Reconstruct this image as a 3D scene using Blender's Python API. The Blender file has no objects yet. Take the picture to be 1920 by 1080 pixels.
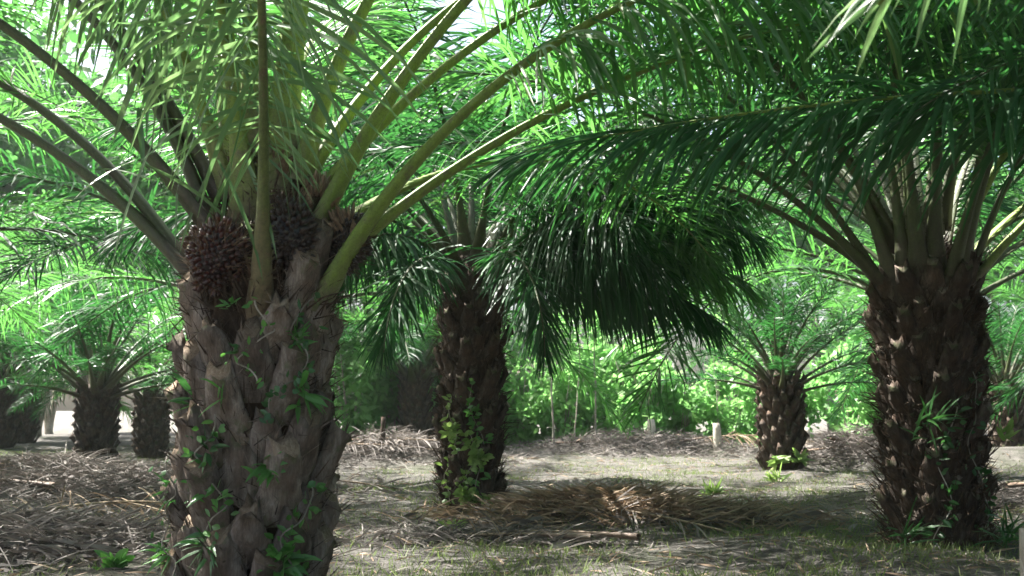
import bpy, math, random
import numpy as np
from mathutils import Vector

R = math.radians
SC = bpy.context.scene
COL = SC.collection
rng = np.random.default_rng(7)
random.seed(7)

# ------------------------------------------------------------------ camera, sky, sun, exposure
CAM_H, TILT, FPX = 1.2, 7.0, 1867.0
cam = bpy.data.cameras.new('camera')
cam.lens = 35.0; cam.sensor_width = 36.0
cam.clip_start = 0.05; cam.clip_end = 3000
cam.dof.use_dof = True; cam.dof.focus_distance = 7.5; cam.dof.aperture_fstop = 3.2
cam_o = bpy.data.objects.new('camera', cam); COL.objects.link(cam_o)
cam_o.location = (0, 0, CAM_H); cam_o.rotation_euler = (R(90 + TILT), 0, 0)
SC.camera = cam_o

SUN_DIR = Vector((-0.52, 0.24, 0.82)).normalized()      # towards the sun: high, from the left
world = bpy.data.worlds.new('World'); SC.world = world; world.use_nodes = True
wn = world.node_tree
sky = wn.nodes.new('ShaderNodeTexSky'); sky.sky_type = 'NISHITA'; sky.sun_disc = False
sky.sun_elevation = math.asin(SUN_DIR.z); sky.sun_rotation = math.atan2(SUN_DIR.x, SUN_DIR.y)
sky.dust_density = 6.0; sky.air_density = 1.0; sky.ozone_density = 1.0
wn.nodes['Background'].inputs['Strength'].default_value = 0.055
wn.links.new(sky.outputs[0], wn.nodes['Background'].inputs['Color'])
sun = bpy.data.lights.new('sun', 'SUN'); sun.energy = 5.0; sun.angle = R(0.6); sun.color = (1.0, 0.97, 0.92)
sun_o = bpy.data.objects.new('sun', sun); COL.objects.link(sun_o)
sun_o.rotation_euler = SUN_DIR.to_track_quat('Z', 'Y').to_euler(); sun_o.location = (-6, 2, 20)
vs = SC.view_settings
vs.view_transform = 'Standard'; vs.look = 'None'; vs.gamma = 1.0; vs.exposure = 2.7; vs.use_curve_mapping = False
SC.cycles.max_bounces = 7; SC.cycles.diffuse_bounces = 4; SC.cycles.transmission_bounces = 5
SC.cycles.glossy_bounces = 2; SC.cycles.use_denoising = True

# ------------------------------------------------------------------ helpers
def nrm(v):
    return v / np.maximum(np.linalg.norm(v, axis=-1, keepdims=True), 1e-9)

class MB:
    """collects vertices and faces, builds one mesh"""
    def __init__(s): s.v = []; s.f = []; s.m = []; s.n = 0; s.a = []
    def add(s, v, f, mat=0, along=0.0):
        v = np.asarray(v, float).reshape(-1, 3)
        s.v.append(v)
        s.a.append(np.broadcast_to(np.asarray(along, float), (len(v),)))
        for q in f: s.f.append([i + s.n for i in q])
        s.m += [mat] * len(f); s.n += len(v)
    def addq(s, v, q, mat=0, along=0.0):          # q: (k,4) or (k,3) int array
        v = np.asarray(v, float).reshape(-1, 3)
        s.v.append(v); s.a.append(np.broadcast_to(np.asarray(along, float), (len(v),)))
        s.f += (np.asarray(q) + s.n).tolist(); s.m += [mat] * len(q); s.n += len(v)
    def mesh(s, name, mats, smooth=True):
        me = bpy.data.meshes.new(name)
        me.from_pydata(np.concatenate(s.v).tolist(), [], s.f)
        for m in mats: me.materials.append(m)
        if len(mats) > 1: me.polygons.foreach_set('material_index', s.m)
        if smooth: me.polygons.foreach_set('use_smooth', [True] * len(s.f))
        at = me.attributes.new('along', 'FLOAT', 'POINT')
        at.data.foreach_set('value', np.concatenate(s.a))
        me.update()
        return me

def link(name, data, parent=None, loc=None, rz=None, scale=None, rot=None, kind=None):
    o = bpy.data.objects.new(name, data); COL.objects.link(o)
    if parent is not None: o.parent = parent
    if loc is not None: o.location = loc
    if rot is not None: o.rotation_euler = rot
    elif rz is not None: o.rotation_euler = (0, 0, rz)
    if scale is not None: o.scale = scale if hasattr(scale, '__len__') else (scale,) * 3
    if kind: o['kind'] = kind
    return o

def tag(o, label, cat, group=None):
    o['label'] = label; o['category'] = cat
    if group: o['group'] = group
    return o

def sweep(mb, P, Tn, S, W, H, mat=0, nside=8, flat=0.55, along=None, cap=True):
    """tube along P; S = side vectors, W/H half widths; upper face flattened"""
    P = np.asarray(P); m = len(P)
    N = nrm(np.cross(Tn, S))
    th = np.arange(nside) * 2 * math.pi / nside
    c, sn = np.cos(th), np.sin(th)
    sn = np.where(sn < 0, sn * 1.0, sn * flat)
    V = P[:, None] + S[:, None] * (W[:, None] * c[None])[..., None] - N[:, None] * (H[:, None] * -sn[None])[..., None]
    i = np.arange(m - 1)[:, None] * nside; j = np.arange(nside)[None]; j2 = (j + 1) % nside
    q = np.stack([i + j, i + j2, i + nside + j2, i + nside + j], -1).reshape(-1, 4)
    al = 0 if along is None else np.repeat(along, nside)
    base = mb.n
    mb.addq(V, q, mat, al)
    if cap:
        mb.f.append([base + (m - 1) * nside + k for k in range(nside)]); mb.m.append(mat)

def blades(mb, P, D, W, L, wid, nseg=4, g=1.0, fold=0.25, mat=0, prof=None, along=0.0, wind=None):
    """many strap leaves at once: P,D,W (n,3); L,wid (n,)"""
    n = len(P)
    if n == 0: return
    D = nrm(D); pos = P.copy()
    if prof is None: prof = np.interp(np.linspace(0, 1, nseg + 1), [0, .12, .45, .8, 1], [.45, .9, 1, .62, .04])
    secs = []
    step = (L / nseg)[:, None]
    gv = np.broadcast_to(np.asarray(g, float), (n,))[:, None]
    for j in range(nseg + 1):
        Wj = nrm(W - (W * D).sum(1, keepdims=True) * D)
        w = (wid * prof[j] * .5)[:, None]
        if fold:
            Nn = np.cross(D, Wj)
            secs += [pos - Wj * w + Nn * w * fold, pos, pos + Wj * w + Nn * w * fold]
        else:
            secs += [pos - Wj * w, pos + Wj * w]
        pos = pos + D * step
        dz = np.zeros_like(D); dz[:, 2] = -1
        D = nrm(D + dz * gv * step * (0.4 + 1.2 * j / nseg))
        if wind is not None: D = nrm(D + wind * step)
    k = 3 if fold else 2
    V = np.stack(secs, 1)                          # n, (nseg+1)*k, 3
    per = (nseg + 1) * k
    q = []
    for j in range(nseg):
        for c in range(k - 1):
            a = j * k + c
            q.append([a, a + 1, a + k + 1, a + k])
    q = np.asarray(q)
    Q = (np.arange(n)[:, None, None] * per + q[None]).reshape(-1, 4)
    al = np.repeat(np.broadcast_to(np.asarray(along, float), (n,)), per)
    mb.addq(V.reshape(-1, 3), Q, mat, al)

def frame_path(e0, k, L, n=40, k2=0.0, side=0.0, s0=0.0):
    """frond midrib in the local xz-plane: elevation e0 (deg), bending k deg per metre"""
    s = np.linspace(0, 1, n) ** 1.0 * L
    e = np.radians(np.maximum(e0 - k * s - k2 * s * s, -86))
    az = np.radians(side * s)
    T = np.stack([np.cos(e) * np.cos(az), np.cos(e) * np.sin(az), np.sin(e)], 1)
    P = np.zeros((n, 3)); ds = L / (n - 1)
    P[1:] = np.cumsum((T[1:] + T[:-1]) * .5 * ds, 0)
    S = nrm(np.stack([-np.sin(az), np.cos(az), np.zeros(n)], 1))
    return s, P, T, S

def make_frond(L=5.5, e0=60, k=14, k2=0.0, pet=1.5, nl=120, ll=0.95, lw=0.034, g=1.3, seed=0, fold=0.25, nseg=4, side=0.0,
               base_w=0.10, base_h=0.055, spines=True, nside=8, missing=0.04, tipw=0.006, hang=0.0):
    """returns (rachis builder, leaflet builder)"""
    r = np.random.default_rng(seed)
    s, P, T, S = frame_path(e0, k, L, 44, k2, side)
    u = s / L
    up = pet / L
    W = np.interp(u, [0, .06, up * .6, up, .6, 1], [base_w * 1.7, base_w * 1.1, base_w * .6, base_w * .46, .016, tipw])
    H = np.interp(u, [0, .06, up * .6, up, .6, 1], [base_h * 1.4, base_h * 1.15, base_h * .85, base_h * .75, .017, tipw])
    rb = MB(); sweep(rb, P, T, S, W, H, 0, nside, .45, along=s)
    at = lambda ss: [np.stack([np.interp(ss, s, A[:, i]) for i in range(3)], 1) for A in (P, T, S)]
    if spines:
        m = 46
        ss = np.sort(r.uniform(.25, pet, m)); sg = r.choice([-1, 1], m)
        p, t, sd = at(ss); sd = sd * sg[:, None]
        w = np.interp(ss, s, W)[:, None]
        Dv = nrm(sd * .9 + t * r.uniform(.1, .7, (m, 1)) + np.cross(t, sd) * 0)
        blades(rb, p + sd * w * .9, Dv, t, r.uniform(.02, .06, m), np.full(m, .014), 1, 0, 0, 0, np.array([1, .1]), along=ss)
    lb = MB()
    for sg in (-1, 1):
        ss = np.linspace(pet * .9, L * .995, nl) + r.uniform(-.018, .018, nl)
        ss = ss[r.random(nl) > missing]; n = len(ss)
        x = (ss - pet * .9) / (L - pet * .9)
        p, t, sd = at(ss); sd = nrm(sd) * sg
        N = nrm(np.cross(t, sd * sg))
        a = np.radians(np.interp(x, [0, .25, .8, 1], [68, 60, 46, 22]) + r.normal(0, 10, n))[:, None]
        b = np.radians(np.where(r.random(n) < .5, 26, -8) + r.normal(0, 12, n))[:, None]
        Dv = np.cos(a) * t + np.sin(a) * (np.cos(b) * sd + np.sin(b) * N)
        if hang: hg = hang * r.uniform(.25, 1.3, (n, 1)); Dv = nrm(Dv * (1 - hg) + np.array([0, 0, -1.]) * hg)
        Lm = ll * np.interp(x, [0, .06, .25, .6, .9, 1], [.35, .62, 1, .98, .62, .35]) * r.uniform(.82, 1.08, n)
        wd = lw * np.interp(x, [0, .1, .5, 1], [.55, .9, 1, .55]) * r.uniform(.8, 1.15, n)
        tw = r.normal(0, .5, n)[:, None]
        Wv = t * np.cos(tw) + N * np.sin(tw)
        w = np.interp(ss, s, W)[:, None]
        blades(lb, p + sd * w * .7, Dv, Wv, Lm, wd, nseg, g * r.uniform(.6, 1.5, n), fold, 0)
    return rb, lb

# ------------------------------------------------------------------ materials
def newmat(name):
    m = bpy.data.materials.new(name); m.use_nodes = True
    nt = m.node_tree; b = nt.nodes['Principled BSDF']
    return m, nt, b
def N(nt, t, **kw):
    n = nt.nodes.new(t)
    for k, v in kw.items():
        if k in n.inputs: n.inputs[k].default_value = v
        else: setattr(n, k, v)
    return n
def ramp(nt, fac, stops):
    r = nt.nodes.new('ShaderNodeValToRGB')
    e = r.color_ramp.elements
    while len(e) < len(stops): e.new(.5)
    for i, (p, c) in enumerate(stops): e[i].position = p; e[i].color = (*c, 1)
    nt.links.new(fac, r.inputs['Fac']); return r.outputs['Color']
def mix(nt, fac, a, b, blend='MIX'):
    m = nt.nodes.new('ShaderNodeMix'); m.data_type = 'RGBA'; m.blend_type = blend
    for sck, v in ((m.inputs[0], fac), (m.inputs[6], a), (m.inputs[7], b)):
        if hasattr(v, 'links'): nt.links.new(v, sck)
        elif hasattr(v, '__len__'): sck.default_value = (*v, 1)
        else: sck.default_value = v
    return m.outputs[2]
def noise(nt, scale, detail=4, vec=None, rough=.6, stretch=None):
    tc = nt.nodes.new('ShaderNodeTexCoord'); v = tc.outputs['Object']
    if stretch:
        mp = nt.nodes.new('ShaderNodeMapping'); mp.inputs['Scale'].default_value = stretch
        nt.links.new(v, mp.inputs[0]); v = mp.outputs[0]
    n = nt.nodes.new('ShaderNodeTexNoise'); n.inputs['Scale'].default_value = scale
    n.inputs['Detail'].default_value = detail; n.inputs['Roughness'].default_value = rough
    nt.links.new(v, n.inputs['Vector']); return n.outputs['Fac']
def bump(nt, b, h, st=.4, d=.02):
    bn = nt.nodes.new('ShaderNodeBump'); bn.inputs['Strength'].default_value = st; bn.inputs['Distance'].default_value = d
    nt.links.new(h, bn.inputs['Height']); nt.links.new(bn.outputs[0], b.inputs['Normal'])

def leaf_mat(name, dark, mid, light, trans, tfac=.4, rough=.38, spec=.5, dry=None):
    m, nt, b = newmat(name)
    geo = nt.nodes.new('ShaderNodeNewGeometry'); oi = nt.nodes.new('ShaderNodeObjectInfo')
    mm = N(nt, 'ShaderNodeMath', operation='MULTIPLY_ADD'); mm.inputs[1].default_value = .72; 
    ad = N(nt, 'ShaderNodeMath', operation='MULTIPLY'); ad.inputs[1].default_value = .28
    nt.links.new(oi.outputs['Random'], ad.inputs[0])
    nt.links.new(geo.outputs['Random Per Island'], mm.inputs[0]); nt.links.new(ad.outputs[0], mm.inputs[2])
    st = [(0, dark), (.5, mid), (.93 if dry else 1, light)]
    if dry: st += [(.985, dry)]
    c = ramp(nt, mm.outputs[0], st)
    nz = noise(nt, 1.7, 3)
    c = mix(nt, .35, c, ramp(nt, nz, [(.3, dark), (.7, light)]))
    nt.links.new(c, b.inputs['Base Color'])
    b.inputs['Roughness'].default_value = rough; b.inputs['Specular IOR Level'].default_value = spec
    tr = nt.nodes.new('ShaderNodeBsdfTranslucent')
    tc = mix(nt, 1.0, mix(nt, .5, c, trans), (1.7, 1.7, 1.7), 'MULTIPLY')
    nt.links.new(tc, tr.inputs['Color'])
    ms = nt.nodes.new('ShaderNodeMixShader'); ms.inputs[0].default_value = tfac
    nt.links.new(b.outputs[0], ms.inputs[1]); nt.links.new(tr.outputs[0], ms.inputs[2])
    nt.links.new(ms.outputs[0], nt.nodes['Material Output'].inputs['Surface'])
    return m

M = {}
M['leaf'] = leaf_mat('palm_leaflet', (.007, .034, .010), (.017, .076, .020), (.065, .15, .035), (.09, .28, .045), .46, .38, .45, dry=(.32, .26, .12))
M['leaf_old'] = leaf_mat('palm_leaflet_shaded', (.004, .026, .008), (.009, .050, .014), (.024, .088, .024), (.04, .17, .03), .32, .46, .3, dry=(.12, .10, .04))  # darker copy of the leaflet green, with canopy shade put into the colour
M['leaf_pale'] = leaf_mat('palm_leaflet_pale', (.03, .085, .03), (.065, .145, .05), (.17, .22, .10), (.12, .24, .07), .36, .38, .5, dry=(.42, .36, .20))
M['shrub_leaf'] = leaf_mat('shrub_leaf', (.04, .12, .035), (.10, .23, .055), (.20, .32, .10), (.21, .47, .14), .52, .45, .45)
M['tree_leaf'] = leaf_mat('tree_leaf', (.02, .07, .025), (.04, .13, .04), (.08, .20, .055), (.09, .28, .05), .38, .45, .45)
M['fern_leaf'] = leaf_mat('fern_leaf', (.02, .08, .018), (.045, .15, .03), (.10, .23, .05), (.12, .36, .05), .35, .4, .5)
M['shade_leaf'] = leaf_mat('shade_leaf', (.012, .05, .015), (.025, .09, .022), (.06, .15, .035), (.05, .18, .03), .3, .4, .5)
M['creeper_leaf'] = leaf_mat('creeper_leaf', (.05, .13, .02), (.13, .24, .05), (.34, .40, .16), (.25, .40, .08), .35, .4, .5)
M['grass'] = leaf_mat('grass_blade', (.05, .08, .025), (.09, .13, .04), (.17, .18, .07), (.14, .22, .05), .3, .6, .3)
M['dry'] = leaf_mat('dry_leaflet', (.10, .065, .045), (.20, .14, .095), (.38, .30, .21), (.25, .16, .08), .12, .75, .2)
M['dry_red'] = leaf_mat('dry_leaflet_red', (.07, .042, .03), (.17, .10, .062), (.34, .25, .165), (.2, .12, .07), .14, .75, .2)
M['dry_grey'] = leaf_mat('dry_leaflet_grey', (.05, .042, .040), (.105, .092, .085), (.24, .215, .19), (.14, .12, .1), .1, .8, .2)

def petiole_mat(name, green, base, lo=.6, hi=1.4):
    m, nt, b = newmat(name)
    at = nt.nodes.new('ShaderNodeAttribute'); at.attribute_name = 'along'
    nz = noise(nt, 9, 4, stretch=(1, 1, .25))
    ad = N(nt, 'ShaderNodeMath', operation='MULTIPLY_ADD'); ad.inputs[1].default_value = .9
    nt.links.new(nz, ad.inputs[0]); nt.links.new(at.outputs['Fac'], ad.inputs[2])
    f = N(nt, 'ShaderNodeMapRange'); f.inputs[1].default_value = lo; f.inputs[2].default_value = hi
    nt.links.new(ad.outputs[0], f.inputs[0])
    gcol = mix(nt, ramp(nt, noise(nt, 26, 5, stretch=(1, 1, .3)), [(.4, (0, 0, 0)), (.72, (1, 1, 1))]), green, tuple(x * .62 for x in green))
    bcol = ramp(nt, noise(nt, 30, 5), [(.3, tuple(x * .5 for x in base)), (.7, tuple(x * 1.5 for x in base))])
    gcol = mix(nt, ramp(nt, noise(nt, 7, 6, rough=.75), [(.52, (0, 0, 0)), (.66, (.85, .85, .85))]), gcol, tuple(x * 1.1 for x in base))
    gcol = mix(nt, 1.0, gcol, ramp(nt, noise(nt, 70, 4, rough=.8), [(.3, (.6, .6, .6)), (.7, (1.25, 1.25, 1.25))]), 'MULTIPLY')
    nt.links.new(mix(nt, f.outputs[0], bcol, gcol), b.inputs['Base Color'])
    b.inputs['Roughness'].default_value = .55; b.inputs['Specular IOR Level'].default_value = .45
    bump(nt, b, noise(nt, 45, 5, rough=.7), .5, .015)
    return m
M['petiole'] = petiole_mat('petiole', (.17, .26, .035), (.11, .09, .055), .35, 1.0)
M['petiole_dark'] = petiole_mat('petiole_dark', (.055, .075, .022), (.045, .032, .022), .4, 1.0)  # darker stalk copy; colour stands in for shade on stalks facing away from sun
M['petiole_mid'] = petiole_mat('petiole_mid', (.10, .13, .032), (.13, .085, .05), .45, 1.3)
M['petiole_dry'] = petiole_mat('petiole_dry', (.25, .18, .11), (.16, .11, .08))

def bark_mat(name, lo, mi, hi, moss=None, sc=14, bst=.7):
    m, nt, b = newmat(name)
    oi = nt.nodes.new('ShaderNodeObjectInfo')
    f1 = noise(nt, sc, 8, stretch=(1, 1, .3), rough=.7)
    c = ramp(nt, f1, [(.28, lo), (.5, mi), (.72, hi)])
    f2 = noise(nt, 5, 3)
    c = mix(nt, ramp(nt, noise(nt, 3.1, 6, rough=.7), [(.42, (0, 0, 0)), (.58, (.75, .75, .75))]), c, mix(nt, .5, c, lo))
    c = mix(nt, ramp(nt, f2, [(.45, (0, 0, 0)), (.62, (.7, .7, .7))]), c, mix(nt, .3, c, (.20, .11, .06)))
    c = mix(nt, 1.0, c, ramp(nt, noise(nt, sc * 5, 4, stretch=(1, 1, .12), rough=.8), [(.3, (.68, .68, .68)), (.7, (1.22, 1.22, 1.22))]), 'MULTIPLY')
    if moss:
        f3 = noise(nt, 7, 5)
        c = mix(nt, ramp(nt, f3, [(.56, (0, 0, 0)), (.68, (.75, .75, .75))]), c, moss)
    v = N(nt, 'ShaderNodeMapRange'); v.inputs[3].default_value = .7; v.inputs[4].default_value = 1.3
    nt.links.new(oi.outputs['Random'], v.inputs[0])
    cm = nt.nodes.new('ShaderNodeCombineColor')
    for i in range(3): nt.links.new(v.outputs[0], cm.inputs[i])
    nt.links.new(mix(nt, 1.0, c, cm.outputs[0], 'MULTIPLY'), b.inputs['Base Color'])
    b.inputs['Roughness'].default_value = .88; b.inputs['Specular IOR Level'].default_value = .2
    bump(nt, b, noise(nt, sc * 2.2, 8, stretch=(1, 1, .22), rough=.75), bst, .05)
    return m
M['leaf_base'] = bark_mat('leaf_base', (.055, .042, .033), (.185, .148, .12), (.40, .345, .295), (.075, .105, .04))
M['leaf_base_dark'] = bark_mat('leaf_base_dark', (.022, .016, .012), (.068, .052, .042), (.18, .15, .12), (.05, .065, .025))  # darker copy of leaf_base, canopy shade partly put into its colour
M['cut_end'] = bark_mat('cut_end', (.10, .07, .045), (.24, .18, .125), (.40, .33, .25), None, 30)
M['trunk_core'] = bark_mat('trunk_fibre', (.022, .015, .01), (.05, .034, .022), (.10, .07, .045), None, 25, 1.0)
M['fibre'] = bark_mat('crown_fibre', (.03, .022, .018), (.07, .05, .036), (.17, .12, .08), None, 25, .8)
M['tan'] = bark_mat('dry_spathe', (.10, .065, .04), (.22, .15, .095), (.36, .27, .19), None, 20, .6)
M['bark'] = bark_mat('sapling_bark', (.16, .14, .11), (.33, .30, .25), (.50, .47, .41), (.14, .17, .09), 9)
M['post'] = bark_mat('weathered_post', (.30, .27, .22), (.48, .44, .37), (.64, .60, .52), None, 18)

def fruit_mat(name, ca, cb, cc, cd):
    m, nt, b = newmat(name)
    at = nt.nodes.new('ShaderNodeAttribute'); at.attribute_name = 'along'
    geo = nt.nodes.new('ShaderNodeNewGeometry')
    c = ramp(nt, at.outputs['Fac'], [(.0, ca), (.45, cb), (1, cc)])
    c2 = mix(nt, ramp(nt, geo.outputs['Random Per Island'], [(.55, (0, 0, 0)), (.9, (.7, .7, .7))]), c, cd)
    nt.links.new(c2, b.inputs['Base Color']); b.inputs['Roughness'].default_value = .42
    return m
M['fruit'] = fruit_mat('oil_palm_fruit', (.14, .035, .012), (.034, .008, .008), (.008, .005, .006), (.05, .011, .009))
M['fruit_dark'] = fruit_mat('unripe_fruit', (.05, .025, .012), (.018, .010, .009), (.008, .006, .007), (.03, .014, .010))

def ground_mat():
    m, nt, b = newmat('plantation_soil')
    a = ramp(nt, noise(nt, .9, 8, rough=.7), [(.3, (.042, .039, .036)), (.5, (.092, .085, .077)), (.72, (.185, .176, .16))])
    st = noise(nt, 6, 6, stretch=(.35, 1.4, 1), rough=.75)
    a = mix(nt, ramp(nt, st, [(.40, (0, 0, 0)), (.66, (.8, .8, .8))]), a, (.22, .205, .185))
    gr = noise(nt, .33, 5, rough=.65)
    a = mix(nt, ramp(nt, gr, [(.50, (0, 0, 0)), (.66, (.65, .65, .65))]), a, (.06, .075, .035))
    fine = noise(nt, 38, 5, rough=.8)
    a = mix(nt, 1.0, a, ramp(nt, fine, [(.3, (.45, .45, .45)), (.7, (1.4, 1.4, 1.4))]), 'MULTIPLY')
    nt.links.new(a, b.inputs['Base Color']); b.inputs['Roughness'].default_value = .95
    b.inputs['Specular IOR Level'].default_value = .15
    bump(nt, b, noise(nt, 22, 7, rough=.75), 1.0, .09)
    return m
M['ground'] = ground_mat()

# ------------------------------------------------------------------ ground
def hnoise(x, y):
    return (.05 * np.sin(x * .9 + 1.3 * np.sin(y * .5)) * np.cos(y * .7 + .6) + .025 * np.sin(2.3 * x + 1.7 * y) +
            .02 * np.sin(3.1 * y - 1.2 * x + 2 * np.sin(x)) + .012 * np.sin(6.3 * x + 4 * np.sin(1.1 * y)) * np.sin(5.1 * y))
MOUNDS = [(1.25, 11.2, 1.6, .9, .15), (-6.3, 14.0, 2.6, 1.4, .30), (-2.9, 22.5, 2.5, 1.2, .42), (3.6, 27, 4.0, 1.4, .40),
          (7.3, 21.5, 1.7, 1.0, .45), (-4.1, 8.6, 1.7, .9, .16), (-12, 19, 3, 1.4, .35), (12, 24, 3, 1.2, .35), (5.5, 13.0, 1.6, .9, .14)]
def gh(x, y):
    x = np.asarray(x, float); y = np.asarray(y, float)
    h = hnoise(x, y) * np.clip(1 - (np.hypot(x, y - 20) - 60) / 60, 0, 1)
    for mx, my, rx, ry, hh in MOUNDS:
        h = h + hh * np.exp(-((x - mx) / rx) ** 2 * 1.6 - ((y - my) / ry) ** 2 * 1.6)
    return h
def build_ground():
    xs = np.concatenate([-np.geomspace(1200, 16, 22), np.arange(-15.8, 16, .2), np.geomspace(16.2, 1200, 22)])
    ys = np.concatenate([-np.geomspace(1200, 6, 18), np.arange(-5.8, 34, .2), np.geomspace(34.2, 1500, 26)])
    X, Y = np.meshgrid(xs, ys)
    V = np.stack([X, Y, gh(X, Y)], -1).reshape(-1, 3)
    nx = len(xs)
    i = np.arange(len(ys) - 1)[:, None] * nx; j = np.arange(nx - 1)[None]
    q = np.stack([i + j, i + j + 1, i + j + nx + 1, i + j + nx], -1).reshape(-1, 4)
    mb = MB(); mb.addq(V, q)
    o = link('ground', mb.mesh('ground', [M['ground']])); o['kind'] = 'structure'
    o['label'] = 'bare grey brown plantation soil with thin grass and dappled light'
build_ground()
gz = lambda x, y: float(gh(x, y))

# ------------------------------------------------------------------ palm pieces
def stump_mesh(name, seed, mats, L=.44, w0=.33, w1=.15, R0=.42, lean=.30, th=.10):
    r = np.random.default_rng(seed); mb = MB(); ns, na = 7, 10
    t = np.linspace(0, 1, ns)
    V = []; sk = r.uniform(-.5, .5)
    for k, tt in enumerate(t):
        w = np.interp(tt, [0, .25, .6, 1], [w0 * .9, w0, w0 * .72 + w1 * .1, w1]) * .5 * (1 + r.normal(0, .04))
        h = np.interp(tt, [0, .3, .7, 1], [th * .55, th * .9, th, th * .85]) * (1 + r.normal(0, .05))
        cx = -.05 + lean * L * tt ** 1.25 + h * .35; cz = L * tt
        for a in range(na):
            an = a * 2 * math.pi / na
            y = w * np.sign(math.cos(an)) * abs(math.cos(an)) ** .75
            x = h * .5 * np.sign(math.sin(an)) * abs(math.sin(an)) ** (.8 if math.sin(an) > 0 else .6)
            z = cz - .16 * abs(y) * (1 - tt) + r.normal(0, .006)
            if k == ns - 1: z += -.9 * x + y * sk + r.normal(0, .02)
            V.append((cx + x - y * y / (2 * R0) * (1 - .7 * tt) + r.normal(0, .005), y + r.normal(0, .005), z))
    i = np.arange(ns - 1)[:, None] * na; j = np.arange(na)[None]; j2 = (j + 1) % na
    q = np.stack([i + j, i + j2, i + na + j2, i + na + j], -1).reshape(-1, 4)
    mb.addq(V, q, 0)
    c = np.mean(V[-na:], 0) - np.array([0, 0, .015]); b = mb.n
    mb.add([c], [], 1)
    for a in range(na): mb.f.append([b - na + a, b - na + (a + 1) % na, b]); mb.m.append(1)
    m = 26
    vv = np.array(V).reshape(ns, na, 3); kk = r.integers(2, ns, m); aa = r.integers(0, na, m)
    P = vv[kk, aa]; out = nrm(P - vv.mean(1)[kk])
    blades(mb, P - out * .006, nrm(np.array([.1, 0, 1.]) * r.uniform(.2, 1, (m, 1)) + out * .5 + r.normal(0, .3, (m, 3))), nrm(r.normal(0, 1, (m, 3))), r.uniform(.04, .13, m),
           r.uniform(.004, .012, m), 2, 1.5, 0, 0, np.array([1, .8, .1]))
    me = mb.mesh(name, mats)
    return me

STUMP = [stump_mesh('leaf_base', 30 + i, [M['leaf_base'], M['cut_end']], L=.33 + .05 * (i % 3), w0=.30, w1=.09 + .035 * (i % 3), lean=.16 + .08 * (i % 4), th=.125) for i in range(6)]
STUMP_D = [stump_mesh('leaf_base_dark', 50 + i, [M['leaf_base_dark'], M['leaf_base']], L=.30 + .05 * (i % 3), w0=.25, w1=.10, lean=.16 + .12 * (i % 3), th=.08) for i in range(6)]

def core_mesh(h, r0, r1, seed, top=.35):
    r = np.random.default_rng(seed); mb = MB()
    zs = np.linspace(-.25, h + top, 22); na = 20; V = []
    for z in zs:
        rr = np.interp(z, [-.25, .15, h * .6, h, h + top * .6, h + top], [r0 * 1.12, r0, (r0 + r1) / 2, r1, r1 * .6, .06])
        for a in range(na):
            an = a * 2 * math.pi / na
            q = rr * (1 + r.normal(0, .035)); V.append((q * math.cos(an), q * math.sin(an), z))
    i = np.arange(len(zs) - 1)[:, None] * na; j = np.arange(na)[None]; j2 = (j + 1) % na
    mb.addq(V, np.stack([i + j, i + j2, i + na + j2, i + na + j], -1).reshape(-1, 4))
    return mb

def stump_list(h, r0, r1, n, seed, z0=-.12, phase=0.0):
    r = np.random.default_rng(seed); out = []
    for i in range(n):
        z = z0 + (h - z0) * i / n
        ph = phase + i * R(137.508) + r.normal(0, .05)
        rad = np.interp(z, [0, h], [r0, r1]) * .98
        out.append((rad, ph, z, r.uniform(.88, 1.14)))
    return out

def palm_root(label, x, y, group):
    o = link('oil_palm', None, loc=(x, y, gz(x, y)))
    o.empty_display_size = .3
    return tag(o, label, 'palm tree', group)

def near_palm(label, x, y, h, r0, r1, nst, seed, fronds, stumps, group='oil palms of the plantation', pet_mat='petiole', phase=0.0, ssc=1.0,
              base_w=.085, base_h=.05, lod=(4, .25), clear=()):
    """palm with every leaf base and frond as its own part; fronds = (az deg, z, radius, dict)"""
    root = palm_root(label, x, y, group)
    link('trunk', core_mesh(h, r0 - .05, r1 - .04, seed).mesh('trunk', [M['trunk_core']]), root)
    r = np.random.default_rng(seed)
    for i, (rad, ph, z, s) in enumerate(stump_list(h, r0 - .03, r1 - .02, nst, seed, phase=phase)):
        if any(abs((math.degrees(ph) - a_ + 180) % 360 - 180) < 27 and z > z_ for a_, z_ in clear): continue
        link('leaf_base', stumps[i % len(stumps)], root, (rad * math.cos(ph), rad * math.sin(ph), z), scale=s * ssc,
             rot=(r.normal(0, .05), r.normal(.02, .05), ph))
    for i, (az, z, rad, kw) in enumerate(fronds):
        kw = dict(kw); lm = kw.pop('mat', 'leaf'); pm = kw.pop('pmat', pet_mat)
        rb, lb = make_frond(seed=seed * 100 + i, base_w=kw.pop('bw', base_w), base_h=base_h, nseg=lod[0], fold=lod[1], **kw)
        f = link('frond', rb.mesh('frond', [M[pm]]), root, (rad * math.cos(R(az)), rad * math.sin(R(az)), z), R(az))
        link('leaflets', lb.mesh('leaflets', [M[lm]], smooth=False), f, kind='stuff')
    return root

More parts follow.
